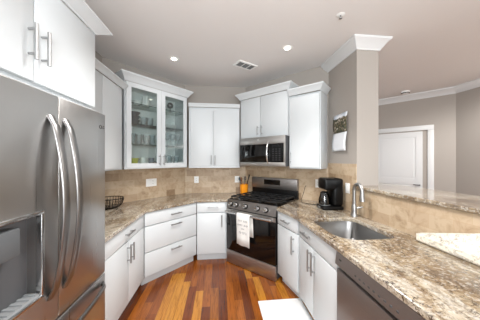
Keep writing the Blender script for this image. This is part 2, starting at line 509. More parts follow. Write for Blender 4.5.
rc = [(Q1[0] + 0.006, Q1[1] + 0.006), (Q1[0] - 0.012, Q1[1] - 0.012 - 0.01), (Q2[0] - OV, Q2[1] - 0.01), (Q2[0] - OV, 0.5), (XR, 0.5), (XR, CR[1]), (Q1[0] + 0.006 + 0.491, Q1[1] + 0.006 + 0.491)]
o = MB().prism(rc, [sinkloop()], 0.875, 0.91).build('countertop', 'granite', None, 30)
bv = o.modifiers.new('edge', 'BEVEL'); bv.width = 0.006; bv.segments = 2; bv.limit_method = 'ANGLE'; bv.angle_limit = R(60)
tag(o, 'granite countertop along the raised bar with the sink cut into it', 'countertop')
bt = [(1.455, PY - 0.002), (1.455, 0.1), (2.0, 0.1), (2.0, 2.0), (1.95, 2.35), (PX + 0.002, 2.55), (PX + 0.002, PY - 0.002)]
o = MB().prism(bt, [], 1.181, 1.213).build('bar_counter', 'granite', None, 30)
bv = o.modifiers.new('edge', 'BEVEL'); bv.width = 0.007; bv.segments = 2; bv.limit_method = 'ANGLE'; bv.angle_limit = R(60)
tag(o, 'raised granite bar counter on the tiled half wall behind the sink', 'bar counter')

# sink
t = thing('kitchen_sink', 'undermount stainless steel sink bowl in the granite countertop', 'sink', (0, 0, 0))
b = MB(); lv = [(0.004, 0.8745), (0.0, 0.86), (-0.012, 0.72), (-0.04, 0.695)]
rings = [[b.bm.verts.new((x, y, z)) for x, y in sinkloop(of)] for of, z in lv]
for A, B in zip(rings, rings[1:]):
    for i in range(len(A)):
        j = (i + 1) % len(A); b.bm.faces.new((A[i], A[j], B[j], B[i]))
b.bm.faces.new(rings[-1])
b.build('bowl', 'sink', t, 50)
MB().lathe([(0, 0.002), (0.03, 0.002), (0.042, 0.006), (0.045, 0.003), (0.045, 0.0), (0, 0.0)], 24, (1.13, 1.65, 0.696)).build('drain', 'drain', t)

# faucet
fx, fy = 1.39, 1.955
t = thing('kitchen_faucet', 'brushed nickel gooseneck faucet standing behind the sink', 'faucet', (fx, fy, 0.91), R(-97))
MB().lathe([(0, 0), (0.034, 0), (0.034, 0.008), (0.027, 0.02), (0.025, 0.06), (0.026, 0.10), (0.018, 0.125), (0, 0.125)], 20).build('base', 'nickel', t)
pts = [(0, 0, 0.11), (0, 0, 0.27)] + [(0.068 - 0.068 * math.cos(a), 0, 0.27 + 0.068 * math.sin(a)) for a in [R(x) for x in range(15, 181, 15)]] + [(0.138, 0, 0.25)]
MB().tube(pts, [0.0165] * len(pts), 14).build('spout', 'nickel', t)
MB().tube([(0.1375, 0, 0.262), (0.140, 0, 0.225), (0.145, 0, 0.18)], [0.018, 0.023, 0.024], 16).build('spray_head', 'nickel', t)
MB().tube([(0, 0.0, 0.085), (0.012, 0.03, 0.088), (0.045, 0.062, 0.105)], [0.014, 0.012, 0.007], 10).build('lever', 'nickel', t)

# ------------------------------------------------------------------ refrigerator
FX, FY0, FY1, FZ = -0.80, 0.69, 1.53, 1.81
FG = 1.108
# local frame: x = along the wall (+Y), front = -y (towards +X)
t = thing('refrigerator', 'stainless steel french door refrigerator with an ice dispenser in its door', 'refrigerator', (FX, FY0, 0), R(90))
W = FY1 - FY0; g = FG - FY0
MB().box(0.004, W - 0.004, 0.075, 0.655, 0.03, FZ - 0.012).build('body', 'darkgray', t, 0)
MB().box(0.02, W - 0.02, 0.10, 0.64, 0.0, 0.03).build('foot_grille', 'black', t, 0)
# left door with the dispenser recess
DX0, DX1, DZ0, DZ1 = 0.035, 0.317, 0.875, 1.25
rec = 0.062
mp = lambda a, b_, h: (a, h, b_)
b = MB().prism([(0.0, 0.70), (g - 0.003, 0.70), (g - 0.003, FZ), (0.0, FZ)], [[(DX0, DZ0), (DX1, DZ0), (DX1, DZ1), (DX0, DZ1)]], 0.0, 0.068, mp)
ld = b.build('door', 'steel', t, 30)
bv = ld.modifiers.new('edge', 'BEVEL'); bv.width = 0.006; bv.segments = 2; bv.limit_method = 'ANGLE'; bv.angle_limit = R(60)
b = MB().box(DX0 - 0.001, DX1 + 0.001, rec - 0.004, rec + 0.002, DZ0, DZ1)
b.build('dispenser_recess', 'darkgray', ld, 0)
b = MB()
for x0, x1, z0, z1 in ((DX0 - 0.012, DX1 + 0.012, DZ1 - 0.006, DZ1 + 0.012), (DX0 - 0.012, DX1 + 0.012, DZ0 - 0.012, DZ0 + 0.004), (DX0 - 0.012, DX0 + 0.004, DZ0, DZ1), (DX1 - 0.004, DX1 + 0.012, DZ0, DZ1)):
    b.box(x0, x1, -0.006, 0.02, z0, z1, 0.003)
b.build('dispenser_frame', 'chrome', ld, 30)
MB().box(DX0 + 0.03, DX1 - 0.09, 0.004, rec - 0.005, DZ1 - 0.15, DZ1 - 0.035, 0.008).build('dispenser_spout', 'spout', ld, 30)
b = MB().box(DX0 + 0.002, DX1 - 0.002, 0.004, rec - 0.004, DZ0 + 0.003, DZ0 + 0.012)
for i in range(9):
    xx = DX0 + 0.02 + i * 0.03
    b.box(xx, xx + 0.012, 0.006, rec - 0.006, DZ0 + 0.012, DZ0 + 0.018)
b.build('drip_grate', 'grayplastic', ld, 0)
MB().box(g + 0.003, W, 0.0, 0.068, 0.70, FZ, 0.006).build('door', 'steel', t, 30)
rd = bpy.data.objects['refrigerator'].children
fdw = MB().box(0.0, W, 0.0, 0.068, 0.05, 0.690, 0.006).build('freezer_drawer', 'steel', t, 30)
def bow(parent, x, z0, z1, n=18):
    pts = []
    for i in range(n + 1):
        s = i / n
        pts.append((x, 0.002 - 0.012 - 0.062 * math.sin(math.pi * s) ** 0.8, z0 + (z1 - z0) * s))
    pts[0] = (x, 0.0, z0); pts[-1] = (x, 0.0, z1)
    b = MB().tube(pts, 0.013, 16, flat=(1.75, 0.75))
    return b.build('handle', 'handlesteel', parent, 60)
dr = [c for c in t.children if c.name.startswith('door')]
bow(ld, g - 0.05, 0.83, 1.70)
bow([d for d in dr if d is not ld][0], g + 0.045, 0.83, 1.70)
pts = []
for i in range(19):
    s = i / 18
    pts.append((0.03 + (W - 0.06) * s, -0.012 - 0.055 * math.sin(math.pi * s) ** 0.6, 0.635))
pts[0] = (0.03, 0.0, 0.635); pts[-1] = (W - 0.03, 0.0, 0.635)
MB().tube(pts, 0.013, 12, flat=(0.8, 1.25)).build('handle', 'handlesteel', fdw, 60)
rdoor = [d for d in dr if d is not ld][0]
lg = MB()
lg.tube([(0.385 + 0.012 * math.cos(a) + 0.40 - 0.005, -0.0005, 1.715 + 0.012 * math.sin(a)) for a in [R(x) for x in range(0, 360, 20)]], 0.0018, 6, closed=True)
lg.build('logo_ring', 'slot', rdoor, 60)
lettering('logo_letters', 'LG', 0.028, 'slot', rdoor, (0.81, -0.0004, 1.715), (R(90), 0, 0))

# cabinet above the refrigerator
def crown_low(parent, path, zb, h=0.06, out=0.05):
    pr = [(0.0, zb), (0.006, zb), (0.010, zb + 0.008), (out * 0.45, zb + h * 0.4), (out * 0.85, zb + h * 0.72), (out, zb + h * 0.80), (out, zb + h), (0.0, zb + h)]
    return MB().sweep(path, pr).build('crown', 'cab', parent, 25)
A0, A1 = (-0.86, 0.57), (-0.86, 1.525)
w = A1[1] - A0[1]; m_ = 1.047 - A0[1]
t, _ = cabinet('wall_cabinet', 'deep white two-door cabinet above the refrigerator', None, A0, A1, 1.84, 2.37, 0.605,
        [('door', 0.004, m_, 1.855, 2.368, [(m_ - 0.03, 2.032, 0.165, True)]), ('door', m_, w - 0.004, 1.855, 2.368, [(m_ + 0.04, 2.032, 0.165, True)])])
crown_low(t, [(0.0, 0.0), (w, 0.0), (w, 0.605)], 2.371, 0.055, 0.075)
MB().box(0.002, w - 0.002, 0.012, 0.03, 1.815, 1.839).build('light_rail', 'cab', t, 0)

# ------------------------------------------------------------------ wall cabinets
U0, U1 = (-1.14, 1.58), (-1.14, 2.60)
w = U1[1] - U0[1]
t, _ = cabinet('wall_cabinet', 'narrow white wall cabinet between the refrigerator and the glass cabinet', None, U0, U1, 1.375, 2.34, 0.325,
        [('door', 0.01, 0.55, 1.39, 2.335), ('door', 0.55, w - 0.07, 1.39, 2.335)])
crown_low(t, [(0.0, 0.0), (w - 0.005, 0.0)], 2.341, 0.06, 0.05)
# glass cabinet
G0, G1 = (-1.137, 2.611), (-0.488, 3.26)
d = Vector(G1) - Vector(G0); w = d.length
GZ0, GZ1, GD = 1.375, 2.47, 0.322
gt = thing('glass_cabinet', 'white corner wall cabinet with two glass doors showing glassware', 'cabinet', (G0[0], G0[1], 0), R(45))
b = MB()
b.box(0, 0.02, 0.021, GD, GZ0, GZ1); b.box(w - 0.02, w, 0.021, GD, GZ0, GZ1)
b.box(0.02, w - 0.02, GD - 0.012, GD, GZ0, GZ1); b.box(0.02, w - 0.02, 0.021, GD - 0.012, GZ1 - 0.02, GZ1); b.box(0.02, w - 0.02, 0.021, GD - 0.012, GZ0, GZ0 + 0.02)
b.build('carcass', 'cabin', gt, 0)
for xa, xb in ((-0.001, 0.022), (w - 0.022, w + 0.001)): MB().box(xa, xb, 0.0205, GD, GZ0, GZ1).build('side_panel', 'cab', gt, 0)
sh_z = (1.69, 1.955, 2.215)
for z in sh_z:
    gs = MB().box(0.0225, w - 0.0225, 0.032, GD - 0.0125, z, z + 0.008).build('glass_shelf', 'shelfglass', gt, 0)
    MB().box(0.0225, w - 0.0225, 0.028, 0.0319, z - 0.001, z + 0.0082).build('edge_strip', 'shelfedge', gs, 0)
mid = 0.475
for x0, x1, hs in ((0.012, mid, 1), (mid, w - 0.012, -1)):
    fw = 0.06
    x0 += 0.0015; x1 -= 0.0015; z0, z1 = GZ0 + 0.012, GZ1 - 0.004
    fr = MB().prism([(x0, z0), (x1, z0), (x1, z1), (x0, z1)], [[(x0 + fw, z0 + fw), (x1 - fw, z0 + fw), (x1 - fw, z1 - fw), (x0 + fw, z1 - fw)]], 0.0, 0.0195, mp).build('door', 'cab', gt, 30)
    MB().box(x0 + fw - 0.001, x1 - fw + 0.001, 0.008, 0.012, z0 + fw - 0.001, z1 - fw + 0.001).build('glass_pane', 'pane', fr, 0)
    pull(fr, (x1 - 0.03) if hs > 0 else (x0 + 0.03), 1.49, 0.15)
crown_low(gt, [(0.0, 0.20), (0.0, 0.0), (w, 0.0), (w, 0.20)], GZ1 + 0.0, 0.095, 0.065)
# back wall cabinet
E0, E1 = (-0.478, 3.30), (0.343, 3.30)
w = E1[0] - E0[0]; m_ = 0.39
t, _ = cabinet('wall_cabinet', 'white two-door wall cabinet between the glass cabinet and the microwave', None, E0, E1, 1.375, 2.34, 0.325,
        [('door', 0.03, m_, 1.39, 2.30, [(m_ - 0.03, 1.49, 0.15, True)]), ('door', m_, w - 0.01, 1.39, 2.30, [(m_ + 0.03, 1.49, 0.15, True)])], lip=0.012)
crown_low(t, [(0.0, 0.0), (w, 0.0)], 2.341, 0.055, 0.03)
# cabinet above the microwave
H0, H1 = (0.348, 3.297), (0.952, 2.693)
w = (Vector(H1) - Vector(H0)).length; m_ = w * 0.46
t, _ = cabinet('wall_cabinet', 'tall white two-door cabinet above the microwave', None, H0, H1, 1.828, 2.46, 0.325,
        [('door', 0.008, m_, 1.834, 2.455, [(m_ - 0.035, 1.935, 0.14, True)]), ('door', m_, w - 0.008, 1.834, 2.455, [(m_ + 0.035, 1.935, 0.14, True)])])
crown_low(t, [(0.0, 0.20), (0.0, 0.0), (w, 0.0), (w, 0.31)], 2.461, 0.09, 0.06)
# cabinet on the far side of the microwave
I0, I1 = (0.955, 2.69), (1.25, 2.395)
w = (Vector(I1) - Vector(I0)).length
t, _ = cabinet('wall_cabinet', 'white single-door wall cabinet between the microwave and the calendar wall', None, I0, I1, 1.375, 2.36, 0.30,
        [('door', 0.006, w - 0.006, 1.39, 2.33, [(0.03, 1.52, 0.16, True)])], lip=0.0)
crown_low(t, [(0.0, 0.0), (w, 0.0), (w, 0.27)], 2.361, 0.08, 0.055)

# ------------------------------------------------------------------ microwave
J0 = Vector((0.408, 3.237)) - Vector((0.0707, 0.0707)); w = 0.765
t = thing('microwave', 'stainless steel microwave hung over the range', 'microwave', (J0.x, J0.y, 1.402), R(-45))
MH = 0.422
MB().box(0.002, w - 0.002, 0.022, 0.42, 0.0, MH).build('body', 'darkgray', t, 0)
MB().box(0.0, w, 0.0, 0.021, MH - 0.105, MH, 0.003).build('top_panel', 'steelh', t, 30)
MB().box(0.0, w, 0.0, 0.021, 0.0, 0.055, 0.003).build('bottom_panel', 'steelh', t, 30)
dd = MB().box(0.0, w * 0.70, -0.003, 0.021, 0.056, MH - 0.106, 0.003).build('door', 'blackgloss', t, 30)
MB().box(w * 0.70 + 0.001, w - 0.022, -0.001, 0.021, 0.056, MH - 0.106, 0.003).build('keypad', 'black', t, 30)
MB().box(w - 0.021, w, 0.0, 0.021, 0.056, MH - 0.106, 0.002).build('edge_strip', 'steelh', t, 30)
b = MB(); pts = []
for i in range(13):
    s = i / 12
    pts.append((w * 0.665, -0.006 - 0.042 * math.sin(math.pi * s) ** 0.8, 0.035 + (MH - 0.115) * s))
b.tube(pts, 0.011, 10, flat=(1.1, 0.8)); b.build('handle', 'chrome', dd, 60)
kp = [c for c in t.children if c.name.startswith('keypad')][0]
for r_ in range(6):
    for c_ in range(3): MB().box(w * 0.75 + c_ * 0.05, w * 0.75 + c_ * 0.05 + 0.024, -0.002, -0.001, 0.085 + r_ * 0.03, 0.093 + r_ * 0.03).build('button', 'darkgray', kp, 0)
MB().box(w * 0.75, w * 0.75 + 0.12, -0.002, -0.001, 0.272, 0.298).build('display', 'screen', kp, 0)
MB().box(w * 0.42, w * 0.46, -0.0005, 0.0, MH - 0.045, MH - 0.035).build('emblem', 'whiteplastic', [c for c in t.children if c.name.startswith('top_panel')][0], 0)

# ------------------------------------------------------------------ range
u = (Vector(Q1) - Vector(P3)); RW = u.length - 0.008; u.normalize()
base = Vector(P3) + u * 0.004 - Vector((0.7071, 0.7071)) * 0.028
t = thing('gas_range', 'stainless steel gas range with black grates standing in the slanted corner', 'range', (base.x, base.y, 0), R(-45))
RD = 0.70
MB().box(0.0, RW, 0.045, RD, 0.02, 0.885).build('body', 'darkgray', t, 0)
for x in (0.05, RW - 0.05):
    for y in (0.10, RD - 0.06): MB().box(x - 0.02, x + 0.02, y - 0.02, y + 0.02, 0.0, 0.02).build('foot', 'black', t, 0)
MB().box(0.0, RW, 0.0, 0.044, 0.008, 0.19, 0.006).build('drawer', 'steelh', t, 30)
od = MB().box(0.0, RW, 0.0, 0.044, 0.196, 0.785, 0.005).build('oven_door', 'blackgloss', t, 30)
MB().box(0.0, RW, -0.004, 0.0, 0.73, 0.784).build('door_trim', 'steelh', od, 0)
b = MB().tube([(0.03, -0.052, 0.752), (RW - 0.03, -0.052, 0.752)], 0.014, 12, flat=(1, 1.25))
for x in (0.06, RW - 0.06): b.tube([(x, -0.002, 0.752), (x, -0.052, 0.752)], 0.011, 8)
b.build('handle', 'chrome', od, 50)
# sloping control panel
prof = [(0.0, 0.795), (0.044, 0.795), (0.10, 0.915), (0.035, 0.915)]
b = MB(); vs = []
for x in (0.0, RW): vs.append([b.bm.verts.new((x, y, z)) for y, z in prof])
for i in range(4): j = (i + 1) % 4; b.bm.faces.new((vs[0][i], vs[0][j], vs[1][j], vs[1][i]))
b.bm.faces.new(vs[0][::-1]); b.bm.faces.new(vs[1])
cp = b.build('control_panel', 'steelpanel', t, 0)
nrm = Vector((0, -0.96, 0.28)).normalized()
for fx_ in (0.095, 0.215, 0.42, 0.66, 0.82):
    c0 = Vector((RW * fx_, 0.017, 0.853))
    b = MB().tube([c0, c0 + nrm * 0.008, c0 + nrm * 0.010, c0 + nrm * 0.036, c0 + nrm * 0.038], [0.028, 0.028, 0.027, 0.026, 0.021], 18)
    kn = b.build('knob', 'chrome', t, 40)
    MB().tube([c0 + nrm * 0.001, c0 + nrm * 0.0095], [0.037, 0.036], 20).build('bezel', 'black', kn, 40)
MB().box(0.0, RW, 0.06, RD - 0.05, 0.886, 0.925, 0.004).build('cooktop', 'blackgloss', t, 30)
third = (RW - 0.05) / 3
for gi in range(3):
    x0 = 0.025 + gi * third + 0.003; x1 = x0 + third - 0.006; y0, y1 = 0.075, RD - 0.075; z0, z1 = 0.945, 0.962
    b = MB()
    for ya in (y0, y1 - 0.014, (y0 + y1) / 2 - 0.007): b.box(x0, x1, ya, ya + 0.014, z0, z1, 0.003)
    for xa in (x0, x1 - 0.014): b.box(xa, xa + 0.014, y0, y1, z0, z1, 0.003)
    xm = (x0 + x1) / 2
    b.box(xm - 0.006, xm + 0.006, y0, y1, z0, z1 - 0.001, 0.003)
    for ya in (y0 + (y1 - y0) * 0.25, y0 + (y1 - y0) * 0.75): b.box(x0, x1, ya - 0.006, ya + 0.006, z0, z1 - 0.001, 0.003)
    for xa in (x0 + 0.007, x1 - 0.007):
        for ya in (y0 + 0.007, y1 - 0.007): b.box(xa - 0.007, xa + 0.007, ya - 0.007, ya + 0.007, 0.925, z0 + 0.002)
    b.build('grate', 'iron', t, 30)
for bx_, by_, br in ((0.17, 0.22, 0.045), (0.17, 0.50, 0.038), (0.5, 0.36, 0.05), (0.83, 0.22, 0.05), (0.83, 0.50, 0.035)):
    MB().lathe([(0, 0.016), (br * 0.8, 0.016), (br, 0.012), (br, 0.0), (0, 0.0)], 20, (RW * bx_, by_, 0.9252)).build('burner', 'iron', t)
bgd = MB().box(0.0, RW, RD - 0.048, RD, 0.886, 1.03, 0.004).build('vent_riser', 'black', t, 30)
bgd = MB().box(0.0, RW, RD - 0.06, RD - 0.0, 1.031, 1.205, 0.008).build('backguard', 'steelpanel', t, 30)
MB().box(RW * 0.30, RW * 0.66, RD - 0.063, RD - 0.0605, 1.095, 1.175).build('display', 'blackgloss', bgd, 0)

# towel over the oven handle
tw = thing('dish_towel', 'white printed dish towel hanging over the oven door handle', 'towel', (base.x, base.y, 0), R(-45))
tx0, tx1 = RW * 0.31, RW * 0.58
b = MB(); rows = []
path = [(-0.026, 0.50), (-0.028, 0.66), (-0.032, 0.752)] + [(-0.052 - 0.0195 * math.cos(a), 0.752 + 0.022 * math.sin(a)) for a in [R(180), R(130), R(90), R(50), R(0)]][0:0]
path = [(-0.012, 0.47), (-0.016, 0.60), (-0.028, 0.735), (-0.034, 0.765), (-0.05, 0.7735), (-0.068, 0.766), (-0.0735, 0.74), (-0.074, 0.66), (-0.071, 0.56), (-0.070, 0.46), (-0.071, 0.355)]
NX = 12
for y, z in path:
    rw = []
    for i in range(NX + 1):
        s = i / NX
        amp = max(0.0, (0.74 - z)) * 0.02
        x = tx0 + (tx1 - tx0) * s
        back = y > -0.05
        zz = z - (0.012 * s if not back and z < 0.5 else 0)
        rw.append(b.bm.verts.new((x + (0.02 if back else 0), y + (amp * math.sin(s * 9 + 1)) * (0.3 if back else 1), zz)))
    rows.append(rw)
for A, B in zip(rows, rows[1:]):
    for i in range(NX): b.bm.faces.new((A[i], A[i + 1], B[i + 1], B[i]))
cl = b.build('cloth', 'towel', tw, 80)
so = cl.modifiers.new('thickness', 'SOLIDIFY'); so.thickness = 0.003; so.offset = 0
def words_row(z, spans, h, slant=0.0):
    for x0, x1 in spans:
        b = MB()
        n = max(1, int((x1 - x0) / (h * 0.75)))
        for k_ in range(n):
            xa = x0 + (x1 - x0) * k_ / n; xb = xa + (x1 - x0) / n * 0.7; y = -0.0775
            zz = z - 0.012 * ((xa - tx0) / (tx1 - tx0)) * slant
            b.box(xa, xa + 0.003, y, y + 0.0008, zz, zz + h)
            if k_ % 3 != 1: b.box(xa, xb, y, y + 0.0008, zz + h - 0.003, zz + h)
            if k_ % 2: b.box(xa, xb, y, y + 0.0008, zz + h * 0.45, zz + h * 0.45 + 0.003)
            else: b.box(xb - 0.003, xb, y, y + 0.0008, zz, zz + h)
        b.build('lettering', 'ink', tw, 0)
tm = (tx0 + tx1) / 2
words_row(0.665, [(tm - 0.075, tm - 0.01), (tm + 0.01, tm + 0.08)], 0.022)
words_row(0.61, [(tm - 0.085, tm + 0.0), (tm + 0.02, tm + 0.09)], 0.022)
words_row(0.565, [(tm - 0.02, tm + 0.03)], 0.018)
words_row(0.505, [(tm - 0.06, tm + 0.07)], 0.030)

# ------------------------------------------------------------------ dishwasher
t = thing('dishwasher', 'gray stainless steel dishwasher under the countertop beside the sink cabinet', 'dishwasher', (0.815, 1.312, 0), R(-90))
dw = 0.60
MB().box(0.004, dw - 0.004, 0.03, 0.62, 0.10, 0.868).build('body', 'darkgray', t, 0)
MB().box(0.004, dw - 0.004, 0.08, 0.60, 0.0, 0.10).build('toe_kick', 'black', t, 0)
dd = MB().box(0.002, dw - 0.002, -0.012, 0.029, 0.11, 0.752, 0.004).build('door', 'steeldw', t, 30)
prof = [(-0.014, 0.868), (0.028, 0.868), (0.028, 0.755), (0.006, 0.755), (-0.004, 0.775), (-0.024, 0.785)]
b = MB(); vs = []
for x in (0.002, dw - 0.002): vs.append([b.bm.verts.new((x, y, z)) for y, z in prof])
for i in range(6): j = (i + 1) % 6; b.bm.faces.new((vs[0][i], vs[0][j], vs[1][j], vs[1][i]))
b.bm.faces.new(vs[0][::-1]); b.bm.faces.new(vs[1])
cp = b.build('control_panel', 'steeldw', t, 0)
MB().box(0.045, 0.065, -0.0215, -0.0185, 0.826, 0.834).build('emblem', 'slot', cp, 0)
for i in range(9): MB().box(0.20 + i * 0.035, 0.212 + i * 0.035, -0.0232, -0.020, 0.808, 0.816).build('button', 'darkgray', cp, 0)

# end panel that carries the countertop past the dishwasher
tag(MB().box(0.815, 1.475, 0.52, 0.705, 0.0, 0.874).build('end_cabinet', 'cab', None, 0), 'plain white end cabinet closing the run past the dishwasher', 'cabinet')

# ------------------------------------------------------------------ coffee maker
t = thing('coffee_maker', 'black drip coffee maker on the countertop between range and faucet', 'coffee maker', (1.325, 2.30, 0.91), R(-4))
MB().box(-0.13, 0.118, -0.105, 0.105, 0.0, 0.045, 0.02, 3).build('base', 'black', t, 40)
MB().box(-0.005, 0.115, -0.102, 0.102, 0.046, 0.365, 0.03, 3).build('water_tank', 'black', t, 40)
MB().box(-0.108, 0.112, -0.102, 0.102, 0.232, 0.365, 0.025, 3).build('brew_head', 'black', t, 40)
MB().lathe([(0, 0.0), (0.055, 0.0), (0.065, 0.012), (0.066, 0.06), (0.05, 0.115), (0.046, 0.135), (0.043, 0.135), (0.047, 0.112), (0.062, 0.06), (0.061, 0.014), (0, 0.004)], 24, (-0.068, 0, 0.05)).build('carafe', 'carafe', t)
MB().lathe([(0, 0.02), (0.03, 0.02), (0.046, 0.008), (0.048, 0.0), (0, 0.0)], 24, (-0.068, 0, 0.186)).build('carafe_lid', 'black', t)
MB().tube([(-0.08, -0.03, 0.18), (-0.085, -0.085, 0.172), (-0.085, -0.095, 0.12), (-0.075, -0.06, 0.08)], 0.008, 8).build('carafe_handle', 'black', t)
MB().lathe([(0, 0.004), (0.058, 0.004), (0.062, 0.0), (0, 0.0)], 24, (-0.062, 0, 0.0455)).build('hot_plate', 'grayplastic', t)
MB().box(-0.1315, -0.1305, -0.03, 0.03, 0.012, 0.032).build('switch_panel', 'grayplastic', t, 0)
# cord from the outlet
o = MB().tube([(1.262, 2.825, 1.12), (1.235, 2.80, 1.10), (1.20, 2.76, 1.04), (1.14, 2.70, 0.95), (1.11, 2.62, 0.917), (1.17, 2.55, 0.916), (1.25, 2.49, 0.916), (1.33, 2.43, 0.925)], 0.0035, 8).build('power_cord', 'black', None)
tag(o, 'thin black cord looping from the outlet to the coffee maker', 'cord')

# ------------------------------------------------------------------ utensil crock
cx, cy = 0.435, 3.475
t = thing('utensil_crock', 'orange crock holding cooking utensils beside the range', 'crock', (cx, cy, 0.91))
MB().lathe([(0, 0), (0.062, 0), (0.066, 0.01), (0.072, 0.165), (0.067, 0.165), (0.061, 0.012), (0, 0.012)], 28).build('body', 'orange', t)
def utensil(name, label, dx, dy, tx, ty, hl, m1, head):
    p0 = Vector((cx + dx, cy + dy, 0.925)); p1 = Vector((cx + tx, cy + ty, 0.925 + hl))
    t = thing(name, label, 'utensil', p0, 0, None)
    MB().tube([Vector((0, 0, 0)), p1 - p0], [0.006, 0.007], 8).build('handle', m1, t)
    d = (p1 - p0).normalized()
    b = MB()
    if head == 'spoon':
        c0 = p1 - p0
        b.tube([c0, c0 + d * 0.015, c0 + d * 0.04, c0 + d * 0.065, c0 + d * 0.08], [0.007, 0.030, 0.040, 0.030, 0.008], 14, flat=(1, 0.45))
        b.build('spoon_bowl', m1, t)
    else:
        c0 = p1 - p0
        b.tube([c0, c0 + d * 0.012, c0 + d * 0.09, c0 + d * 0.095], [0.008, 0.032, 0.042, 0.038], 14, flat=(1, 0.2))
        b.build('blade', m1, t)
utensil('spatula', 'black spatula leaning out of the orange crock toward the range', 0.01, 0.0, 0.062, -0.045, 0.22, 'black', 'blade')
utensil('ladle', 'dark gray serving spoon leaning out of the orange crock toward the outlet', -0.015, -0.01, -0.07, -0.045, 0.20, 'darkpattern', 'spoon')
utensil('serving_spoon', 'steel serving spoon standing upright in the orange crock', 0.0, 0.01, 0.01, -0.02, 0.21, 'nickel', 'spoon')
utensil('wooden_spoon', 'wooden spoon standing in the orange crock behind the steel one', -0.01, 0.03, -0.035, 0.05, 0.19, 'wood_spoon', 'spoon')

# ------------------------------------------------------------------ wire bowl on the far counter
t = thing('wire_bowl', 'dark wire fruit bowl on the countertop next to the refrigerator', 'bowl', (-1.30, 2.585, 0.91))
def arc(f): return (0.06 + 0.085 * math.sin(f * math.pi / 2), 0.006 + 0.115 * (1 - math.cos(f * math.pi / 2)))
b = MB()
for kk in range(28):
    a = 2 * math.pi * kk / 28
    b.tube([(arc(f / 6)[0] * math.cos(a), arc(f / 6)[0] * math.sin(a), arc(f / 6)[1]) for f in range(7)], 0.0032, 5)
for f in (0.35, 0.6, 0.8):
    r_, z_ = arc(f)
    b.tube([(r_ * math.cos(2 * math.pi * i / 28), r_ * math.sin(2 * math.pi * i / 28), z_) for i in range(28)], 0.002, 5, closed=True)
b.build('wire_mesh', 'wire', t, 60)
b = MB().tube([(0.145 * math.cos(2 * math.pi * i / 32), 0.145 * math.sin(2 * math.pi * i / 32), 0.121) for i in range(32)], 0.005, 8, closed=True)
b.build('rim', 'wire', t, 60)
MB().lathe([(0, 0.008), (0.06, 0.008), (0.064, 0.004), (0.062, 0.0), (0, 0.0)], 28).build('base', 'wire', t)

# ------------------------------------------------------------------ outlets
def outlet(label, p, rz, wd, z, kind):
    t = thing('wall_outlet', label, 'outlet', (p[0], p[1], z), rz, 'wall outlets')
    t['group'] = 'outlets on the backsplash'
    MB().box(-wd / 2, wd / 2, -0.014, -0.0085, -0.058, 0.058, 0.002).build('cover_plate', 'whiteplastic', t, 30)
    n = 2 if wd > 0.1 else 1
    for i in range(n):
        xc = (i - (n - 1) / 2) * 0.046
        if kind == 'switch' or (kind == 'mixed' and i == 0):
            MB().box(xc - 0.016, xc + 0.016, -0.017, -0.014, -0.033, 0.033, 0.001).build('rocker_switch', 'whiteplastic', t, 0)
        else:
            for s in (-1, 1):
                so_ = MB().box(xc - 0.014, xc + 0.014, -0.0155, -0.014, s * 0.02 - 0.013, s * 0.02 + 0.013).build('socket', 'whiteplastic', t, 0)
                MB().box(xc - 0.007, xc - 0.004, -0.0158, -0.0155, s * 0.02 - 0.004, s * 0.02 + 0.006).box(xc + 0.004, xc + 0.007, -0.0158, -0.0155, s * 0.02 - 0.004, s * 0.02 + 0.006).build('slot', 'slot', so_, 0)
    return t
def on(p, q, s): return along(p, q, s)
def hit(px, p, q):
    """plan point where the sight line through image column px meets wall p-q"""
    a = math.atan((px - 240) / 202.7) + R(6); dx, dy = math.sin(a), math.cos(a)
    ex, ey = q[0] - p[0], q[1] - p[1]
    tt = (p[0] * dy - p[1] * dx) / (ey * dx - ex * dy)
    return (p[0] + ex * tt, p[1] + ey * tt)
outlet('wide white switch and outlet plate on the slanted backsplash below the glass cabinet', hit(151, CL, CB), R(45), 0.165, 1.15, 'mixed')
outlet('white outlet on the backsplash below the two-door wall cabinet', hit(196.5, CB, CS), 0, 0.078, 1.145, 'plug')
outlet('white outlet on the backsplash behind the orange utensil crock', hit(237, CB, CS), 0, 0.078, 1.145, 'plug')
outlet('white outlet behind the black coffee maker', hit(318.5, CS, CR), R(-45), 0.078, 1.16, 'plug')
outlet('white switch plate on the tile between coffee maker and faucet', hit(348.5, CR, (XR, PY)), R(-90), 0.078, 1.165, 'switch')

# ------------------------------------------------------------------ calendar on the right wall
t = thing('wall_calendar', 'wall calendar with a landscape photo hanging beside the far upper cabinet', 'calendar', (XR, 2.335, 1.60), R(-90))
def page(z0, z1, y0, y1, mm, name, skew=0.0):
    b = MB(); n = 8; rows = []
    for j in range(n + 1):
        f = j / n; z = z0 + (z1 - z0) * f
        y = y0 + (y1 - y0) * f - 0.012 * math.sin(math.pi * f)
        rows.append([b.bm.verts.new((x, y - 0.010 * (i / 6) ** 2, z + skew * i / 6)) for i, x in enumerate([-0.145 + 0.29 * i / 6 for i in range(7)])])
    for A, B in zip(rows, rows[1:]):
        for i in range(6): b.bm.faces.new((A[i], A[i + 1], B[i + 1], B[i]))
    o = b.build(name, mm, t, 80)
    so = o.modifiers.new('thickness', 'SOLIDIFY'); so.thickness = 0.002; so.offset = 0
    return o
page(0.0, 0.222, -0.03, -0.012, 'paper', 'date_page')
page(0.223, 0.455, -0.012, -0.006, 'print', 'photo_page')

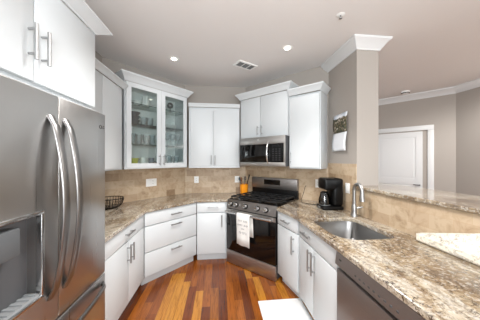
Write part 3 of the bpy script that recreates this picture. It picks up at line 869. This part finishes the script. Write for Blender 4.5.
# ------------------------------------------------------------------ stone board on the counter by the bar
t = thing('stone_board', 'thick pale granite board lying on the countertop against the bar wall', 'board', (0, 0, 0.9105))
b = MB()
out = [(1.40, 0.72), (1.481, 0.72), (1.481, 1.325), (1.462, 1.342), (1.43, 1.338), (1.40, 1.305)]
vb = [b.bm.verts.new((x, y, 0.0)) for x, y in out]
def tz(x, y): return 0.05 + max(0.0, (x - 1.40) / 0.085) * ((1.36 - y) * 0.38 - 0.012)
vt = [b.bm.verts.new((x, y, tz(x, y))) for x, y in out]
b.bm.faces.new(vb[::-1]); b.bm.faces.new(vt)
for i in range(6): j = (i + 1) % 6; b.bm.faces.new((vb[i], vb[j], vt[j], vt[i]))
o = b.build('slab', 'granitelight', t, 30)
bv = o.modifiers.new('edge', 'BEVEL'); bv.width = 0.015; bv.segments = 3; bv.limit_method = 'ANGLE'; bv.angle_limit = R(50)

# ------------------------------------------------------------------ mat on the floor
o = MB().box(0.41, 0.87, 1.15, 2.095, 0.0, 0.012, 0.004).build('floor_mat', 'mat', None, 30)
tag(o, 'plain white mat on the wood floor in front of the sink cabinet', 'mat')

# ------------------------------------------------------------------ ceiling fittings
def can(label, x, y, power=4.5, cone=122):
    t = thing('recessed_light', label, 'ceiling light', (x, y, CEIL), 0, 'recessed ceiling lights')
    MB().lathe([(0.036, -0.001), (0.042, -0.006), (0.058, -0.004), (0.06, 0.0), (0.036, 0.0)], 28, closed=True).build('trim_ring', 'whiteplastic', t)
    MB().lathe([(0, -0.002), (0.035, -0.002), (0.035, 0.0), (0, 0.0)], 28).build('lamp_lens', 'lamp', t)
    d = bpy.data.lights.new('downlight', 'SPOT'); d.energy = power; d.color = (1, 0.985, 0.96); d.spot_size = R(cone); d.spot_blend = 0.5; d.shadow_soft_size = 0.12
    o = bpy.data.objects.new('downlight', d); col.objects.link(o); o.parent = t; o.location = (0, 0, -0.03)
can('lit recessed ceiling light above the glass cabinet', -0.575, 2.70)
can('lit recessed ceiling light above the range, beyond the air vent', 0.80, 2.30)
can('added unseen recessed fill light over the wood floor on the refrigerator side', 0.0, 1.48, 78)  # added fill out of view, brightens floor and base cabinets
can('added unseen recessed fill light over the wood floor on the sink side', 0.36, 1.45, 82)  # second added fill out of view, evens out the cabinet fronts
can('added unseen recessed fill light in the dining room beyond the bar', 3.6, 1.7, 175, 172)  # added wide fill out of view, lifts the far dining wall
t = thing('air_vent', 'rectangular air vent with dark slots in the ceiling', 'vent', (0.365, 2.78, CEIL), R(28))
MB().prism([(-0.15, -0.085), (0.15, -0.085), (0.15, 0.085), (-0.15, 0.085)], [[(-0.125, -0.06), (-0.045, -0.06), (-0.045, 0.06), (-0.125, 0.06)], [(-0.035, -0.06), (0.045, -0.06), (0.045, 0.06), (-0.035, 0.06)], [(0.055, -0.06), (0.125, -0.06), (0.125, 0.06), (0.055, 0.06)]], -0.010, 0.0).build('vent_frame', 'whiteplastic', t, 30)
MB().box(-0.125, 0.125, -0.06, 0.06, -0.003, -0.0005).build('backing', 'slot', t, 0)
b = MB()
for i in range(9):
    y = -0.052 + i * 0.013
    b.box(-0.044, 0.124, y - 0.001, y + 0.001, -0.009, -0.003)
for i in range(7): b.box(-0.125, -0.045, -0.058 + i * 0.017, -0.047 + i * 0.017, -0.0085, -0.004)
b.build('slats', 'grayplastic', t, 0)
t = thing('fire_sprinkler', 'small chrome fire sprinkler head in the ceiling', 'sprinkler', (1.095, 1.725, CEIL))
MB().lathe([(0, -0.004), (0.03, -0.004), (0.036, 0.0), (0, 0.0)], 24).build('escutcheon', 'whiteplastic', t)
MB().lathe([(0, -0.034), (0.013, -0.034), (0.014, -0.031), (0.005, -0.030), (0.006, -0.005), (0, -0.0045)], 16).build('head', 'nickel', t)
t = thing('smoke_detector', 'round white smoke detector on the ceiling near the far doorway', 'smoke detector', (3.55, 3.52, CEIL))
MB().lathe([(0, -0.045), (0.05, -0.045), (0.065, -0.03), (0.07, 0.0), (0, 0.0)], 28).build('body', 'whiteplastic', t)
MB().lathe([(0.055, -0.0415), (0.0665, -0.0285), (0.0665, -0.0265), (0.055, -0.039)], 28, closed=True).build('vent_ring', 'slot', t)

# ------------------------------------------------------------------ far door in the dining room wall
ang = math.atan2(fd.y, fd.x)
de = hit(434, FA, FB)      # outer edge of the casing
L = 1.0
org = Vector(de) - fd * 1.06
t = bpy.data.objects.new('door_1', None); col.objects.link(t); t.location = (org.x, org.y, 0); t.rotation_euler = (0, 0, ang); struct(t)
b = MB().box(0.0, 0.09, -0.02, -0.0005, 0, 2.07, 0.004).box(0.97, 1.06, -0.02, -0.0005, 0, 2.07, 0.004).box(0.0, 1.06, -0.022, -0.0005, 2.07, 2.16, 0.004)
b.build('casing', 'trimwhite', t, 30)
b = MB().box(0.09, 0.105, -0.003, -0.0005, 0, 2.07).box(0.90, 0.97, -0.003, -0.0005, 0, 2.07).box(0.09, 0.97, -0.003, -0.0005, 2.05, 2.07)
b.build('jamb', 'wall', t, 0)
def rect(x0, x1, z0, z1): return [(x0, z0), (x1, z0), (x1, z1), (x0, z1)]
pan = MB().prism(rect(0.106, 0.90, 0.01, 2.048), [rect(0.20, 0.80, 1.12, 1.95), rect(0.20, 0.80, 0.2, 1.0)], -0.014, -0.001, mp)
dl = pan.build('door_leaf', 'trimwhite', t, 0)
for z0, z1 in ((1.12, 1.95), (0.2, 1.0)):
    MB().box(0.20, 0.80, -0.006, -0.0012, z0, z1).box(0.225, 0.775, -0.012, -0.0012, z0 + 0.025, z1 - 0.025, 0.004).build('door_panel', 'trimwhite', dl, 0)
b = MB().tube([(0.86, -0.015, 1.0), (0.86, -0.055, 1.0)], 0.011, 8).tube([(0.86, -0.05, 1.0), (0.76, -0.055, 1.0)], 0.009, 8)
b.build('handle', 'wire', dl)

# ------------------------------------------------------------------ glassware behind the glass doors
def gl(x, y, z):      # cabinet frame to room
    c, s = math.cos(R(45)), math.sin(R(45))
    return (G0[0] + x * c - y * s, G0[1] + x * s + y * c, z)
def lathe_obj(name, prof, m_, seg=20): return MB().lathe(prof, seg).build(name, m_)
Z0 = GZ0 + 0.0202; S1, S2, S3 = [z + 0.0082 for z in sh_z]
tumb = [(0, 0), (0.034, 0), (0.04, 0.14), (0.037, 0.14), (0.031, 0.008), (0, 0.008)]
wine = [(0, 0), (0.034, 0), (0.034, 0.003), (0.005, 0.008), (0.004, 0.08), (0.03, 0.11), (0.038, 0.15), (0.034, 0.20), (0.032, 0.20), (0.036, 0.15), (0.028, 0.112), (0, 0.09)]
mug = [(0, 0), (0.038, 0), (0.042, 0.01), (0.042, 0.125), (0.038, 0.125), (0.037, 0.01), (0, 0.01)]
bowl = [(0, 0), (0.035, 0), (0.037, 0.006), (0.07, 0.055), (0.066, 0.055), (0.033, 0.010), (0, 0.010)]
plate = [(0, 0), (0.06, 0), (0.105, 0.014), (0.105, 0.018), (0.06, 0.006), (0, 0.006)]
def put(proto, label, x, y, z, group, first):
    o = proto if first else copy_tree(proto)
    o.location = gl(x, y, z); o['label'] = label; o['group'] = group
    return o
pr = lathe_obj('tumbler', tumb, 'clear'); tag(pr, '', 'glass')
spots = [(0.13, 0.10), (0.22, 0.12), (0.31, 0.10), (0.40, 0.12), (0.15, 0.22), (0.26, 0.23), (0.37, 0.22)]
for i, (x, y) in enumerate(spots):
    put(pr, 'clear drinking glass on the middle shelf behind the first glass door' if y < 0.15 else 'clear drinking glass at the back of the middle shelf behind the first glass door', x, y, S1, 'drinking glasses in front' if y < 0.15 else 'drinking glasses behind', i == 0)
pr = lathe_obj('wine_glass', wine, 'clear'); tag(pr, '', 'glass')
for i, x in enumerate((0.56, 0.65, 0.74, 0.83)):
    put(pr, 'stemmed clear wine glass on the lowest glass shelf behind the second door', x, 0.14, S1, 'wine glasses', i == 0)
pr = lathe_obj('tall_glass', [(r_, z * 1.15) for r_, z in tumb], 'clear'); tag(pr, '', 'glass')
for i, x in enumerate((0.58, 0.68, 0.80)):
    put(pr, 'tall clear glass on the cabinet floor behind the second glass door', x, 0.13, Z0, 'tall glasses', i == 0)
t = lathe_obj('mug', mug, 'ceramic'); tag(t, 'white ceramic mug on the cabinet floor beside the yellow-green bowl', 'mug')
MB().tube([(0.04, 0, 0.075), (0.065, 0, 0.07), (0.068, 0, 0.035), (0.04, 0, 0.025)], 0.006, 8).build('handle', 'ceramic', t)
t.location = gl(0.27, 0.11, Z0)
m2 = copy_tree(t); m2['label'] = 'blue-gray mug on the cabinet floor near the middle of the glass cabinet'; m2.location = gl(0.385, 0.11, Z0)
for o_ in [m2] + list(m2.children):
    o_.data = o_.data.copy(); o_.data.materials[0] = M['bluegray']
t = lathe_obj('cereal_bowl', [(r_ * 0.9, z * 2.2) for r_, z in bowl], 'citrus'); tag(t, 'yellow-green bowl on the floor of the glass cabinet', 'bowl'); t.location = gl(0.155, 0.12, Z0)
t = lathe_obj('cereal_bowl', bowl, 'ceramic'); tag(t, 'white bowl on the top glass shelf behind the first door', 'bowl'); t.location = gl(0.20, 0.14, S3)
t = lathe_obj('pitcher', [(0, 0), (0.045, 0), (0.055, 0.03), (0.05, 0.09), (0.04, 0.12), (0.046, 0.14), (0.042, 0.14), (0.036, 0.12), (0.046, 0.09), (0.05, 0.03), (0, 0.01)], 'ceramic'); tag(t, 'small white pitcher on the top glass shelf behind the first door', 'pitcher'); t.location = gl(0.32, 0.14, S3)
pr = lathe_obj('cereal_bowl', bowl, 'darkpattern'); tag(pr, '', 'bowl')
labs = ['lowest dark stoneware bowl of the stack on the second glass shelf', 'middle dark stoneware bowl of the stack on the second glass shelf', 'top dark stoneware bowl of the stack on the second glass shelf']
for i in range(3): put(pr, labs[i], 0.17, 0.13, S2 + i * 0.052, 'stacked dark bowls', i == 0)
pr = lathe_obj('stemless_glass', [(r_ * 1.1, z * 0.8) for r_, z in tumb], 'clear'); tag(pr, '', 'glass')
for i, x in enumerate((0.29, 0.375)): put(pr, 'short clear glass beside the dark bowl stack', x, 0.13, S2, 'short glasses', i == 0)
pr = lathe_obj('dinner_plate', plate, 'ceramic', 28); tag(pr, '', 'plate')
labs = ['lowest white plate of the stack behind the second glass door', 'white plate second from the bottom of the stack behind the second glass door', 'white plate third from the bottom of the stack behind the second glass door', 'topmost white plate of the stack behind the second glass door']
for i in range(4): put(pr, labs[i], 0.69, 0.15, S2 + i * 0.0125, 'stacked plates', i == 0)
t = thing('decorative_ball', 'small round dark metal ornament on the top glass shelf behind the second door', 'ornament', gl(0.70, 0.14, S3))
MB().lathe([(0.0, 0.0), (0.03, 0.0), (0.03, 0.006), (0.008, 0.012), (0.006, 0.06)], 16).build('stand', 'drain', t)
MB().lathe([(0.045 * math.sin(R(a)), 0.10 - 0.045 * math.cos(R(a))) for a in range(0, 181, 15)], 20).build('sphere', 'drain', t)
for o_ in list(bpy.data.objects):
    if 'label' in o_ and not o_['label']: raise RuntimeError(o_.name)
